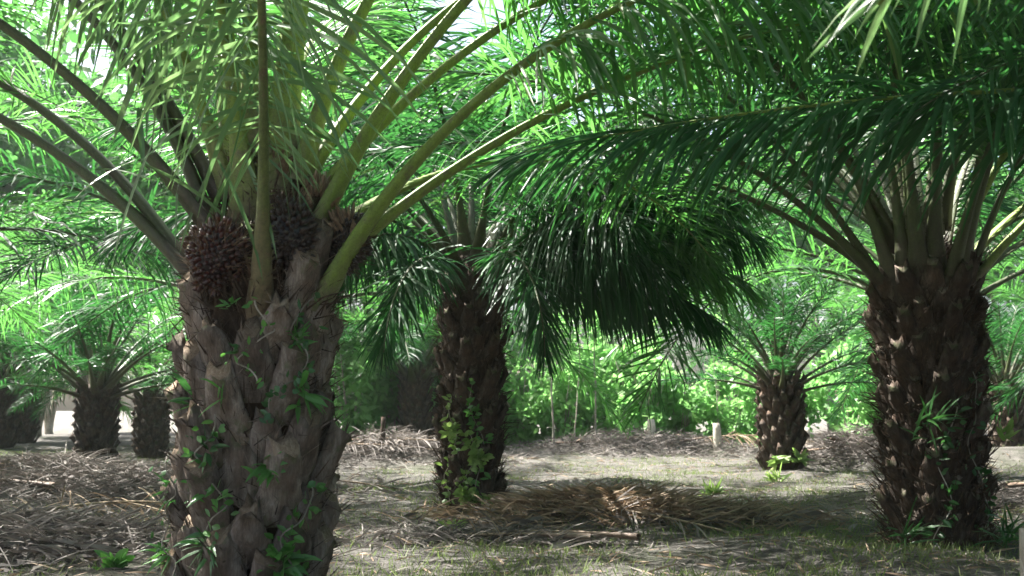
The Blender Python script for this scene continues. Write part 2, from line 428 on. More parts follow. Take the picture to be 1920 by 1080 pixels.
def spiral_fronds(n, h, r1, seed, e_lo=28, e_hi=84, L=5.4, phase=0.0, zspan=.75, k=(12, 17), pet=1.4, skip=None, mats=('leaf_old', 'leaf')):
    r = np.random.default_rng(seed); out = []
    for i in range(n):
        t = i / (n - 1)
        az = math.degrees(phase) + i * 137.508 + r.normal(0, 5)
        if skip and skip(az % 360, t): continue
        e = e_lo + (e_hi - e_lo) * t ** .85 + r.normal(0, 4)
        kk = r.uniform(*k) * (1 - .35 * t)
        out.append((az, h - .1 + zspan * t, r1 * (1 - .85 * t) + .02,
                    dict(L=L * r.uniform(.9, 1.08) * (1 - .15 * abs(t - .5)), e0=e, k=kk, pet=pet * r.uniform(.9, 1.1), side=r.normal(0, 3.0),
                         g=r.uniform(1.0, 1.8) * (1.2 - .5 * t), mat=mats[0] if t < .45 else mats[1])))
    return out

# ------------------------------------------------------------------ the big palm in front
HX, HY = -1.58, 6.2
hero_f = []
def hf(az, z, rad, **kw): hero_f.append((az, z, rad, kw))
# fronds seen against the sky on either side (azimuth 0 = right, 90 = away, 180 = left, 270 = to the viewer)
hf(351.4, 1.81, .36, L=6.2, e0=64, k=14.2, pet=2.1, bw=0.109, side=1.5, g=1.3, hang=.45, nl=170, ll=1.1)      # long lit one to the upper right
hf(12, 2.07, .37, L=6.0, e0=45, k=8.6, pet=1.9, side=-3)
hf(356.3, 2.28, .32, L=6.2, e0=67, k=10.4, pet=2.2, bw=0.104, side=-1.7, g=1.3, hang=.45, nl=170, ll=1.1)
hf(12.6, 2.48, .26, L=6.0, e0=55, k=9.7, pet=2.0)
hf(349.3, 2.62, .23, L=6.0, e0=77, k=12, pet=2.1, bw=0.088, g=1.3, hang=.3)
hf(18.3, 2.61, .22, L=5.8, e0=64, k=12.4, pet=1.9, bw=0.068)
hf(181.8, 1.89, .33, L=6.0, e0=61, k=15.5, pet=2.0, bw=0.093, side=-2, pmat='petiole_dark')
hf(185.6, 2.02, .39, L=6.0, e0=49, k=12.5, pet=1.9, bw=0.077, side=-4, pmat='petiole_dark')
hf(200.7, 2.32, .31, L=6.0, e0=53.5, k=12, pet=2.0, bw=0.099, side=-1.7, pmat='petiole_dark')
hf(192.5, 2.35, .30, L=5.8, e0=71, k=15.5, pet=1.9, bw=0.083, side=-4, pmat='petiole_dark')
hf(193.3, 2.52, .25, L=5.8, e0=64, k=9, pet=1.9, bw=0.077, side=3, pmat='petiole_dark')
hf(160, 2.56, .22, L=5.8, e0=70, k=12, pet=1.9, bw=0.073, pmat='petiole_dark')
# towards the viewer and overhead
hf(285, 1.72, .31, L=4.8, e0=66, k=10, pet=1.2, bw=0.058, side=-3, mat='leaf_pale', g=1.6, ll=1.15, hang=.62, pmat='petiole_mid')
hf(258.4, 2.35, .20, L=5.0, e0=73, k=6, pet=1.0, bw=0.077, side=3, mat='leaf_pale', g=1.6, ll=1.15, hang=.62)
hf(300, 2.55, .2, L=5.6, e0=80, k=7, pet=1.5, mat='leaf', g=1.6, bw=0.073)
hf(222, 2.5, .22, L=5.2, e0=72, k=8, pet=.9, bw=0.068, mat='leaf_pale', g=1.6, ll=1.15, hang=.62)
hf(240, 2.6, .15, L=5.2, e0=82, k=6, pet=.8, bw=0.068, mat='leaf', g=1.6, ll=1.1, hang=.6)
hf(323, 2.67, .2, L=5.8, e0=87, k=6.5, pet=1.7, bw=0.077, mat='leaf', g=1.6, hang=.2)
# behind
for i, (a, z, e) in enumerate([(110, 2.1, 50), (95, 2.4, 66), (45, 2.2, 40), (150, 2.7, 82), (270, 2.75, 86)]):
    hf(a, z, .25, L=5.6, e0=e, k=12, pet=1.5, side=random.uniform(-4, 4))
hero = near_palm('large oil palm in front with thick pale leaf stumps and dark red fruit', HX, HY, 1.95, .42, .39, 74, 3, hero_f, STUMP, phase=.35, clear=((246, 1.58), (306, 1.75)))

def bunch_mesh(seed, rx=.17, rz=.24, n=330, fm='fruit'):
    r = np.random.default_rng(seed); mb = MB()
    # solid stalky heart
    na, nz = 12, 9; V = []
    for k in range(nz):
        el = -math.pi / 2 + math.pi * k / (nz - 1)
        for a in range(na):
            an = a * 2 * math.pi / na
            V.append((rx * .86 * math.cos(el) * math.cos(an), rx * .86 * math.cos(el) * math.sin(an), rz * .86 * math.sin(el)))
    i = np.arange(nz - 1)[:, None] * na; j = np.arange(na)[None]; j2 = (j + 1) % na
    mb.addq(V, np.stack([i + j, i + j2, i + na + j2, i + na + j], -1).reshape(-1, 4), 0, 1.0)
    for q in range(n):
        zz = 1 - 2 * (q + .5) / n; an = q * 2.399963
        d = np.array([math.sqrt(1 - zz * zz) * math.cos(an), math.sqrt(1 - zz * zz) * math.sin(an), zz])
        c = d * np.array([rx, rx, rz]) * r.uniform(.80, 1.06) * (1 + .10 * math.sin(3 * an + seed) * math.cos(2.3 * zz * 3))
        ax = nrm(d + r.normal(0, .22, 3) + np.array([0, 0, .25]))
        s1 = nrm(np.cross(ax, [.3, .8, .52])); s2 = np.cross(ax, s1)
        ring = [(-.016, .010), (.0, .018), (.018, .014)]
        V = []; al = []
        for (h, w) in ring:
            for a in range(5):
                b = a * 2 * math.pi / 5
                V.append(c + ax * h + (s1 * math.cos(b) + s2 * math.sin(b)) * w); al.append((h + .016) / .06)
        V.append(c + ax * .036); al.append(1.0)
        f = [[k * 5 + a, k * 5 + (a + 1) % 5, k * 5 + 5 + (a + 1) % 5, k * 5 + 5 + a] for k in range(2) for a in range(5)]
        f += [[10 + a, 10 + (a + 1) % 5, 15] for a in range(5)]
        mb.add(V, f, 0, al)
    m = 420                                           # spiny bracts
    d = nrm(r.normal(0, 1, (m, 3))); 
    P = d * np.array([rx, rx, rz]) * .95
    blades(mb, P, nrm(d + r.normal(0, .35, (m, 3)) + np.array([0, 0, .5])), nrm(r.normal(0, 1, (m, 3))), r.uniform(.05, .17, m), np.full(m, .007), 1, 0, 0, 1, np.array([1, .1]))
    return mb.mesh('fruit_bunch', [M[fm], M['tan'] if fm == 'fruit' else M['fibre']])
BUNCH = [bunch_mesh(1), bunch_mesh(2, .15, .20, 260), bunch_mesh(3, .16, .22, 260, 'fruit_dark')]
for (x, y, z, k, s) in ((-.16, -.36, 2.10, 0, .9), (.23, -.26, 2.26, 2, 1.0), (.52, .02, 2.24, 2, .9), (-.42, .25, 2.25, 1, .9)):
    link('fruit_bunch', BUNCH[k], hero, (x, y, z), scale=s, rot=(random.uniform(-.3, .1), random.uniform(-.3, .3), random.uniform(0, 6)))

def fibre_mesh(seed, n, r0, z0, z1, mat, lmin=.1, lmax=.3, w=.012):
    """shaggy fibre between the frond bases"""
    r = np.random.default_rng(seed); mb = MB()
    a = r.uniform(0, 2 * math.pi, n); z = r.uniform(z0, z1, n); rad = r0 * (np.interp(z, [z0, z1], [1, .35]) * r.uniform(.6, 1.05, n) if z0 > .5 else r.uniform(.82, 1.0, n))
    P = np.stack([rad * np.cos(a), rad * np.sin(a), z], 1)
    D = nrm(np.stack([np.cos(a) * .5, np.sin(a) * .5, r.uniform(.1, 1, n)], 1) + r.normal(0, .35, (n, 3)))
    blades(mb, P, D, nrm(r.normal(0, 1, (n, 3))), r.uniform(lmin, lmax, n), r.uniform(.5, 1.3, n) * w, 2, .5, 0, 0, np.array([1, .8, .1]))
    return mb.mesh('crown_fibre', [mat])
link('trunk_fibre', fibre_mesh(15, 1500, .46, -.1, 1.95, M['fibre'], .06, .2, .009), hero, kind='stuff')
link('crown_fibre', fibre_mesh(5, 2600, .46, 1.75, 2.75, M['fibre'], .08, .26), hero, kind='stuff')

def spathe_mesh(seed):
    """tan dry flower stalk: a bundle of stubby fingers in a torn sheath"""
    r = np.random.default_rng(seed); mb = MB()
    for q in range(90):
        a = r.uniform(0, 2 * math.pi); rr = r.uniform(0, .095)
        p0 = np.array([rr * math.cos(a), rr * math.sin(a), r.uniform(-.04, .03)])
        d = nrm(np.array([math.cos(a) * rr * 6, math.sin(a) * rr * 6, 1.0]) + r.normal(0, .12, 3))
        m = 5; L = r.uniform(.04, .11) * (1.3 - rr * 6)
        P = p0 + d * np.linspace(0, L, m)[:, None]
        T = np.tile(d, (m, 1)); S = np.tile(nrm(np.cross(d, [.2, .9, .1])), (m, 1))
        w = np.array([.008, .010, .010, .008, .003])
        sweep(mb, P, T, S, w, w, 0, 6, 1.0)
    for q in range(9):
        a = r.uniform(0, 2 * math.pi)
        P = np.array([[.08 * math.cos(a), .08 * math.sin(a), -.16]])
        blades(mb, P, np.array([[math.cos(a) * .5, math.sin(a) * .5, 1.]]), np.array([[-math.sin(a), math.cos(a), 0]]), np.array([r.uniform(.14, .2)]), np.array([.07]), 4, 1.2, .3, 0)
    return mb.mesh('flower_stalk', [M['tan']])
SPATHE = [spathe_mesh(1), spathe_mesh(2)]
for (x, y, z, s, tl) in ((.50, -.02, 2.34, 1.1, .5), (.36, -.06, 2.56, 1.0, .2), (.12, -.2, 2.74, .8, 0.)):
    link('flower_stalk', SPATHE[random.randrange(2)], hero, (x, y, z), scale=s, rot=(0, tl, random.uniform(0, 6)))
# pale dead leaflets hanging in the crown
r_ = np.random.default_rng(44); mb = MB(); n = 46
P = np.stack([r_.uniform(-.75, .05, n), r_.uniform(-.55, -.1, n), r_.uniform(2.5, 3.7, n)], 1)
blades(mb, P, nrm(np.stack([r_.normal(0, .35, n), r_.normal(0, .2, n), r_.uniform(-1, .3, n)], 1)), nrm(np.stack([np.ones(n), r_.normal(0, .5, n), np.zeros(n)], 1)),
       r_.uniform(.35, .8, n), r_.uniform(.018, .04, n), 5, 1.6, .25, 0)
link('hanging_leaflets', mb.mesh('hanging_leaflets', [M['leaf_pale']], smooth=False), hero, kind='stuff')['label'] = 'pale dead leaflets hanging in the crown'

# ------------------------------------------------------------------ the other palms that show their trunks
def shaded_mats(t): return dict(mat='leaf_old', pmat='petiole_dark')
mid_f = []
def mf(az, z, rad, **kw): mid_f.append((az, z, rad, dict(mat='leaf_old', pmat='petiole_dark', **kw)))
for i, (a, z, e, k, L) in enumerate(((350, 2.45, 52, 20, 3.6), (326, 2.5, 58, 19, 3.4), (12, 2.6, 60, 17, 3.9), (310, 2.6, 62, 19, 3.3), (340, 2.65, 70, 18, 4.0), (0, 2.7, 74, 17, 4.1),
                                     (355, 2.3, 40, 22, 3.3), (345, 2.5, 50, 23, 3.5), (330, 2.6, 54, 24, 3.3), (358, 2.55, 60, 22, 3.8), (314, 2.45, 50, 27, 2.9), (338, 2.2, 32, 24, 3.0), (333, 2.3, 46, 25, 2.9), (318, 2.35, 40, 27, 2.6), (20, 2.4, 44, 19, 3.6))):
    mf(a, z, .25, L=L, e0=e, k=k, pet=.85, g=1.1, ll=(1.05, 1.25, .95)[i % 3], hang=(.45, .6, .5)[i % 3], nl=140, side=(i % 5 - 2) * 3.0, missing=.08)
    mid_f[-1][3]['mat'] = 'leaf_old' if i % 6 else 'leaf'
for a, z, e, k in ((190, 2.3, 44, 18), (205, 2.5, 55, 17), (238, 2.4, 52, 17), (168, 2.5, 55, 15), (285, 2.5, 60, 15), (255, 2.6, 70, 14)):
    mf(a, z, .25, L=4.4, e0=e, k=k, pet=1.0, g=1.2, ll=1.0, hang=.35)
for a, z, e, k in ((232, 2.3, 44, 40), (250, 2.2, 36, 44), (215, 2.4, 50, 34), (292, 2.3, 34, 46)):
    mf(a, z, .25, L=2.7, e0=e, k=k, pet=.6, g=1.2, ll=.8, hang=.6)
for i in range(7): mf(40 + i * 19 + random.uniform(-4, 4), 2.3 + .05 * i, .2, L=5.2, e0=40 + (i * 29) % 45, k=14, pet=1.2)
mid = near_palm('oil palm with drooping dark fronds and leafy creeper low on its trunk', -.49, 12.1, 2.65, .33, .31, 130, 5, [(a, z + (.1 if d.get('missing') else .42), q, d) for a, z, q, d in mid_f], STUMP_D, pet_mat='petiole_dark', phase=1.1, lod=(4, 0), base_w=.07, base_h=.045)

rt_f = [(192, 2.3, .4, dict(L=5.6, e0=48, k=11, pet=1.5)), (176, 2.4, .38, dict(L=5.6, e0=40, k=10, pet=1.5)), (205, 2.6, .3, dict(L=5.6, e0=60, k=10, pet=1.6)),
        (180, 2.75, .25, dict(L=5.6, e0=68, k=11, pet=1.6)), (225, 2.8, .2, dict(L=5.6, e0=76, k=10, pet=1.6)), (150, 2.7, .25, dict(L=5.6, e0=60, k=11, pet=1.5)),
        (345, 2.35, .4, dict(L=5.4, e0=52, k=10, pet=1.5, pmat='petiole')), (5, 2.5, .35, dict(L=5.4, e0=46, k=10, pet=1.5, pmat='petiole')), (330, 2.7, .3, dict(L=5.6, e0=66, k=10, pet=1.6, pmat='petiole')),
        (300, 2.8, .2, dict(L=5.6, e0=78, k=9, pet=1.7)), (270, 2.75, .22, dict(L=5.4, e0=80, k=9, pet=1.7)), (240, 2.5, .3, dict(L=5.4, e0=66, k=11, pet=1.5)), (20, 2.3, .38, dict(L=5.4, e0=36, k=10, pet=1.4))]
for i in range(10): rt_f.append((185 + i * 19, 2.25 + .03 * (i % 5), .36, dict(L=2.2 if 60 < (i * 14) < 140 else 4.6, e0=62 + (i * 37) % 26, k=9, pet=1.3)))
for i in range(12): rt_f.append((25 + i * 11, 2.4 + .04 * i, .25, dict(L=5.4, e0=40 + (i * 31) % 46, k=12, pet=1.4)))
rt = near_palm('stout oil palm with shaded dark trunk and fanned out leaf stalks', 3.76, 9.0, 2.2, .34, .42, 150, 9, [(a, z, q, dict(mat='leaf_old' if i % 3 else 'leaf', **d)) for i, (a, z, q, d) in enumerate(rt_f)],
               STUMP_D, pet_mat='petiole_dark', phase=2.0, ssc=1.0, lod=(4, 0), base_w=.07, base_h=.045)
link('trunk_fibre', fibre_mesh(16, 2600, .46, -.1, 2.1, M['fibre'], .08, .26, .014), rt, kind='stuff')
link('trunk_fibre', fibre_mesh(17, 2000, .39, -.1, 2.5, M['fibre'], .08, .26, .014), mid, kind='stuff')
link('crown_fibre', fibre_mesh(6, 1500, .5, 1.9, 2.8, M['fibre'], .08, .25), rt, kind='stuff')
link('crown_fibre', fibre_mesh(7, 900, .40, 2.3, 3.1, M['fibre'], .08, .25), mid, kind='stuff')

# ------------------------------------------------------------------ palms further back: shared meshes
FR = []
for i, (e, k, g) in enumerate(((80, 10, 1.0), (72, 11, 1.2), (64, 12, 1.3), (56, 13, 1.5), (48, 14, 1.6), (40, 14, 1.7), (31, 13, 1.9), (22, 13, 2.0))):
    for v in range(2):
        rb, lb = make_frond(L=5.3 + .3 * v, e0=e + 3 * v, k=k + v, pet=1.15, nl=120, ll=.92, lw=.033, g=g, seed=900 + i * 2 + v, fold=0, nseg=3, spines=False, nside=5, side=(v - .5) * 8)
        for b, idx in ((rb, 0), (lb, 1)): pass
        b2 = MB(); b2.v = rb.v + lb.v; b2.a = rb.a + lb.a; b2.f = rb.f + [[q + rb.n for q in f] for f in lb.f]; b2.m = [0] * len(rb.f) + [1] * len(lb.f); b2.n = rb.n + lb.n
        FR.append((e, b2.mesh('frond', [M['petiole_dark'], M['leaf']]), None))
FR_SHADED = []
for e, me, _ in FR:
    m2 = me.copy(); m2.materials[1] = M['leaf_old']; FR_SHADED.append((e, m2, None))  # same fronds with the shade-toned leaflets

SPK = []                                             # short stiff fronds of the young palms
for i, e in enumerate((82, 72, 62, 52, 42, 30, 18)):
    for v in range(2):
        rb, lb = make_frond(L=2.1 + .3 * v, e0=e, k=12 + 3 * v, pet=.85, nl=48, ll=.42, lw=.03, g=1.6, seed=950 + i * 2 + v, fold=0, nseg=3, spines=False, nside=6, side=(v - .5) * 8, base_w=.075, base_h=.05)
        b2 = MB(); b2.v = rb.v + lb.v; b2.a = rb.a + lb.a; b2.f = rb.f + [[q + rb.n for q in f] for f in lb.f]; b2.m = [0] * len(rb.f) + [1] * len(lb.f); b2.n = rb.n + lb.n
        SPK.append((e, b2.mesh('frond', [M['petiole_dark'], M['leaf_old']]), None))

def far_trunk_mesh(h, seed):
    mb = core_mesh(h, .36, .34, seed)
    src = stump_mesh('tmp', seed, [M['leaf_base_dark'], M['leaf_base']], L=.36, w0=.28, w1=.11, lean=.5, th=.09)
    sv = np.array([v.co[:] for v in src.vertices]); sf = [list(p.vertices) for p in src.polygons]
    mb.m = [0] * len(mb.f)
    for rad, ph, z, s in stump_list(h, .38, .37, 70, seed, z0=-.1):
        c, sn = math.cos(ph), math.sin(ph); v = sv * s
        mb.add(np.stack([v[:, 0] * c - v[:, 1] * sn + rad * c, v[:, 0] * sn + v[:, 1] * c + rad * sn, v[:, 2] + z], 1), sf, 1)
    bpy.data.meshes.remove(src)
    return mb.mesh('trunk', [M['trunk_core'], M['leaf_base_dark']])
FT = [far_trunk_mesh(h, 70 + i) for i, h in enumerate((1.75, 2.0, 2.3))]
FH = (1.75, 2.0, 2.3)

def far_palm(label, x, y, seed, n=24, hs=1, sc=1.0, e_lo=24, e_hi=84, lib=None, group='oil palms of the plantation', skip=None, fsc=1.0):
    root = palm_root(label, x, y, group)
    r = np.random.default_rng(seed); hs = hs % 3
    link('trunk', FT[hs], root, rz=r.uniform(0, 6))
    ph = r.uniform(0, 6.28); h = FH[hs]
    root.scale = (sc,) * 3
    for i in range(n):
        t = i / (n - 1); e = e_lo + (e_hi - e_lo) * t ** .9 + r.normal(0, 3)
        lb = lib or (FR_SHADED if r.random() < .3 else FR)
        k = int(np.argmin([abs(q[0] - e) for q in lb])); k = (k // 2) * 2 + int(r.integers(0, 2))
        az = ph + i * R(137.508) + r.normal(0, .08)
        if skip and skip(math.degrees(az) % 360, t): continue
        rad = .36 * (1 - .85 * t)
        link('frond', lb[k][1], root, (rad * math.cos(az), rad * math.sin(az), h - .1 + .6 * t), rot=(r.normal(0, .05), r.normal(0, .05), az), scale=fsc * r.uniform(.88, 1.1))
    return root

far_palm('small dark oil palm with stubby trunk in the sunny clearing', 5.36, 20.0, 1, n=34, hs=0, sc=.92, e_lo=22, fsc=1.0, lib=SPK)
far_palm('short bushy oil palm with shaded fan beyond the stout palm', 12.3, 25.0, 2, n=36, hs=0, sc=.85, e_lo=10, fsc=1.15, lib=SPK)
far_palm('dark trunked oil palm beside the bright sunlit ground patch', -9.1, 22.0, 3, n=32, hs=0, sc=.9, fsc=1.3, e_lo=20, lib=SPK)
far_palm('oil palm just behind the dark trunked one by the sunlit patch', -9.5, 26.5, 4, n=30, hs=0, sc=.9, fsc=.75)
far_palm('oil palm at the left edge with grey trunk in deep shade', -13.3, 24.0, 5, hs=0, fsc=.8)
far_palm('oil palm with brownish trunk seen just left of the creeper clad palm', -2.9, 30.0, 6, hs=1, e_lo=36)
far_palm('oil palm mostly hidden behind the large front palm', -4.4, 17.0, 8, hs=2, sc=1.3)
far_palm('oil palm hidden straight behind the stout shaded palm', 7.4, 17.5, 10, hs=2, sc=1.3)
far_palm('oil palm outside the left edge with fronds reaching into view', -8.6, 11.2, 11, hs=2, sc=1.15)
def add_frond(root, az, z, rad, mat, pmat, seed, **kw):
    rb, lb = make_frond(seed=seed, **kw)
    f = link('frond', rb.mesh('frond', [M[pmat]]), root, (rad * math.cos(R(az)), rad * math.sin(R(az)), z), R(az))
    link('leaflets', lb.mesh('leaflets', [M[mat]], smooth=False), f, kind='stuff')
side_palm = far_palm('oil palm outside the right edge with one long level frond', 7.2, 5.6, 12, hs=2, sc=1.0, e_lo=44, lib=FR_SHADED)
add_frond(side_palm, 178, 2.75, .3, 'leaf_old', 'petiole', 1201, L=7.0, e0=12, k=3.5, pet=1.6, g=1.0, hang=.4, ll=1.1, nl=190)
add_frond(side_palm, 192, 2.9, .3, 'leaf_old', 'petiole_dark', 1202, L=6.4, e0=24, k=6, pet=1.4, g=1.0, hang=.3, ll=1.0, nl=170)
add_frond(side_palm, 165, 2.9, .3, 'leaf_old', 'petiole_dark', 1203, L=6.6, e0=28, k=6, pet=1.4, g=1.0, hang=.25, ll=1.0, nl=170)
back = [(-16, 24, 1), (-15.8, 31, 0), (-6.2, 32, 1), (-18, 37, 2), (-10, 38, 2), (-3, 39, 2), (11.6, 34, 1), (18.5, 33, 1), (14.6, 37, 2), (21, 26, 1), (4, 41, 2), (-22, 30, 1)]
back.sort(key=lambda p: p[0] / p[1])
ORD = ['first', 'second', 'third', 'fourth', 'fifth', 'sixth', 'seventh', 'eighth', 'ninth', 'tenth', 'eleventh', 'twelfth']
for i, (x, y, hs) in enumerate(back):
    far_palm('background oil palm, %s from the left in the hazy back rows' % ORD[i], x, y, 20 + i, n=22, hs=hs, sc=1.1)
# palms beside and behind the viewer whose fronds shade the ground
near_side = far_palm('oil palm beside the viewer with fronds hanging into the top right corner', 4.6, -1.2, 40, n=20, hs=2, sc=1.1, e_lo=48)
add_frond(near_side, 130, 2.3, .3, 'leaf_pale', 'petiole', 1211, L=4.9, e0=33, k=14, pet=1.4, g=2.4, ll=.75, nl=60)
far_palm('oil palm outside the right edge behind the stout palm', 11.8, 12.5, 42, n=24, hs=2, lib=FR_SHADED)

# ------------------------------------------------------------------ epiphytes on the trunks
def plant(name, label, cat, loc, n, L, w, mat, seed, out=(0, -1), g=2.0, nseg=4, fold=.2, spread=.8, up=.5, group=None, prof=None, stems=False):
    r = np.random.default_rng(seed); mb = MB()
    o2 = np.array([out[0], out[1], 0.]); sd = np.array([-out[1], out[0], 0.])
    D = nrm(o2 * r.uniform(.3, 1, (n, 1)) + sd * r.normal(0, spread, (n, 1)) + np.array([0, 0, 1.]) * r.normal(up, .5, (n, 1)))
    P = o2 * -.02 + sd * r.normal(0, L * .12, (n, 1)) + np.array([0, 0, 1.]) * r.normal(0, L * .15, (n, 1))
    W = nrm(np.cross(D, nrm(r.normal(0, .3, (n, 3)) + o2 * .6 + np.array([0, 0, .5]))))
    blades(mb, P, D, W, L * r.uniform(.55, 1.1, n), w * r.uniform(.7, 1.2, n), nseg, g, fold, 0, prof)
    o = link(name, mb.mesh(name, [mat], smooth=False), loc=loc)
    return tag(o, label, cat, group)
LEAFP = np.array([.15, .8, 1, .6, .05])
GE = 'small plants growing on the palm trunks'
def on_trunk(px, pz, rad=.50):
    """world point on the front palm's trunk: px = offset to the right, pz = height"""
    yy = -math.sqrt(max(rad * rad - px * px, .02))
    return (HX + px, HY + yy, pz), nrm(np.array([px, yy]))
hz = gz(HX, HY)
for i, (px, pz, n, L, w, sp, lab) in enumerate((
        (-.16, .98, 12, .17, .05, .9, 'leafy green fern halfway up the front trunk, left of its middle'),
        (.20, .86, 11, .19, .06, .7, 'bright green fern halfway up the front trunk, right of its middle'),
        (-.05, 1.80, 7, .11, .04, .8, 'tiny green plant under the left fruit bunch on the front trunk'),
        (.02, 1.55, 12, .11, .032, .9, 'small leafy sprig high in the middle of the front trunk'),
        (.33, 1.62, 22, .13, .03, 1.0, 'tangled dark creeper high on the right side of the front trunk'),
        (.36, 1.30, 6, .24, .07, .4, 'broad hanging leaf on the right side of the front trunk'),
        (-.30, 1.25, 3, .26, .045, .4, 'single strap leaf on the upper left of the front trunk'),
        (-.08, 1.27, 3, .20, .035, .5, 'thin strap leaf in the upper middle of the front trunk'),
        (-.12, .72, 7, .17, .05, .7, 'drooping dark leaves below the middle fern of the front trunk'),
        (-.14, .46, 14, .17, .035, 1.0, 'curly green fern low in the middle of the front trunk'),
        (.28, .34, 20, .24, .06, .9, 'largest leafy fern low on the right of the front trunk'),
        (-.44, .36, 14, .24, .035, .9, 'long bladed fern at the bottom left of the front trunk'),
        (-.47, .72, 8, .15, .03, .8, 'dark mossy sprig on the left rim of the front trunk'))):
    loc, out = on_trunk(px, pz + hz)
    plant('trunk_fern', lab, 'fern', loc, int(n * 1.5), L * random.uniform(.75, 1.1), w * random.uniform(.5, .85), M['fern_leaf' if i % 3 else 'shade_leaf'], 200 + i, out, spread=sp, up=-.1 if i % 2 else .25, g=5.0, group=GE, prof=LEAFP)
def vine(label, cx, cy, rad, a0, z0, z1, turn, n, ls, mat, seed, broad=.6):
    """thin stem climbing over the leaf bases with small alternate leaves"""
    r = np.random.default_rng(seed); m = 26; t = np.linspace(0, 1, m)
    a = np.radians(a0 + turn * t + 9 * np.sin(t * 9 + seed)); z = z0 + (z1 - z0) * t + .02 * np.sin(t * 14)
    rr = rad + .02 * np.sin(t * 21 + seed) + .015
    P = np.stack([rr * np.cos(a), rr * np.sin(a), z], 1)
    T = nrm(np.gradient(P, axis=0)); S = nrm(np.cross(T, np.stack([np.cos(a), np.sin(a), 0 * a], 1)))
    root = link('climbing_vine', None, loc=(cx, cy, gz(cx, cy))); tag(root, label, 'vine', GE)
    sb = MB(); w = np.full(m, .005); sweep(sb, P, T, S, w, w, 0, 5, 1.0)
    link('stem', sb.mesh('stem', [M['bark']]), root)
    k = r.integers(0, m, n); out = np.stack([np.cos(a[k]), np.sin(a[k]), 0 * a[k]], 1)
    sd = S[k] * r.choice([-1, 1], (n, 1))
    lb = MB()
    blades(lb, P[k] + r.normal(0, .03, (n, 3)), nrm(sd + out * r.uniform(.2, .9, (n, 1)) + T[k] * r.normal(.1, .5, (n, 1))), nrm(np.cross(sd, out) + r.normal(0, .4, (n, 3))),
           ls * r.uniform(.5, 1.25, n), ls * broad * r.uniform(.6, 1.1, n), 3, 4.0, .2, 0, np.array([.25, 1, .75, .05]))
    link('leaves', lb.mesh('leaves', [M[mat]], smooth=False), root, kind='stuff')
for i, (a0, z0, z1, tn, n, ls, mt, lab) in enumerate(((300, 1.2, 1.85, 18, 46, .06, 'shade_leaf', 'dark leafy vine high on the right flank of the front trunk'),
        (262, .5, 1.15, -12, 34, .065, 'fern_leaf', 'green vine climbing the middle of the front trunk'), (306, .1, .75, 10, 40, .075, 'fern_leaf', 'leafy vine climbing the lower right of the front trunk'),
        (222, .2, .9, -10, 26, .055, 'shade_leaf', 'sparse dark vine on the lower left of the front trunk'), (276, 1.35, 1.8, 14, 22, .05, 'fern_leaf', 'short vine under the middle stalk of the front palm'))):
    vine(lab, HX, HY, .50, a0, z0, z1, tn, n, ls, mt, 400 + i)
for i, (a0, z0, z1, tn, n, ls, mt, lab) in enumerate(((262, 0, .9, 16, 90, .10, 'creeper_leaf', 'pale vine rising from the foot of the drooping palm'), (232, .1, 1.3, 12, 60, .09, 'creeper_leaf', 'vine on the left flank of the drooping palm'),
        (290, .05, 1.5, -14, 70, .09, 'fern_leaf', 'green vine on the right flank of the drooping palm'))):
    vine(lab, -.49, 12.1, .40, a0, z0, z1, tn, n, ls, mt, 410 + i)
for i, (a0, z0, z1, tn, n, ls, mt, lab) in enumerate(((250, .1, 1.2, 14, 50, .08, 'shade_leaf', 'dark vine on the left flank of the stout palm'), (300, .2, 1.5, -10, 50, .08, 'shade_leaf', 'dark vine on the right flank of the stout palm'))):
    vine(lab, 3.76, 9.0, .45, a0, z0, z1, tn, n, ls, mt, 420 + i)
my = 12.1 - .4
for i, (px, pz, n, L, lab) in enumerate(((-.02, .22, 60, .16, 'yellow green creeper around the foot of the drooping palm'), (.12, .62, 36, .15, 'pale leafy creeper halfway up the drooping palm trunk'),
                                        (-.22, .95, 18, .15, 'small creeper patch on the left of the drooping palm trunk'), (.22, .12, 26, .2, 'low leafy clump at the right foot of the drooping palm'))):
    plant('trunk_creeper', lab, 'creeper', (-.49 + px, my - .04, gz(-.49, my) + pz), n, L, .07, M['creeper_leaf'], 230 + i, (0, -1), spread=1.6, up=0, group=GE, prof=LEAFP)
for i, (px, pz, n, L, w, lab) in enumerate(((-.25, 1.02, 16, .4, .03, 'dark grassy fern on the left of the stout palm trunk'), (.38, .12, 40, .34, .02, 'grassy tuft at the right foot of the stout palm'),
                                            (.42, .95, 10, .16, .05, 'pale leafed sprig on the right of the stout palm trunk'), (-.45, .1, 24, .3, .02, 'grassy tuft at the left foot of the stout palm'))):
    plant('trunk_fern', lab, 'fern', (3.76 + px, 8.5, gz(3.76, 8.5) + pz), n, L, w, M['shade_leaf'] if i != 2 else M['creeper_leaf'], 240 + i, (0, -1), spread=1.0, up=.6, group=GE)
for i, (px, pz) in enumerate(((.2, .2), (-.25, .15))):
    plant('trunk_fern', 'leafy creeper at the %s foot of the small clearing palm' % ('right', 'left')[i], 'fern', (5.36 + px, 19.5, gz(5.36, 19.5) + pz), 26, .28, .07, M['creeper_leaf'], 260 + i, (0, -1), spread=1.4, up=.3, group=GE)

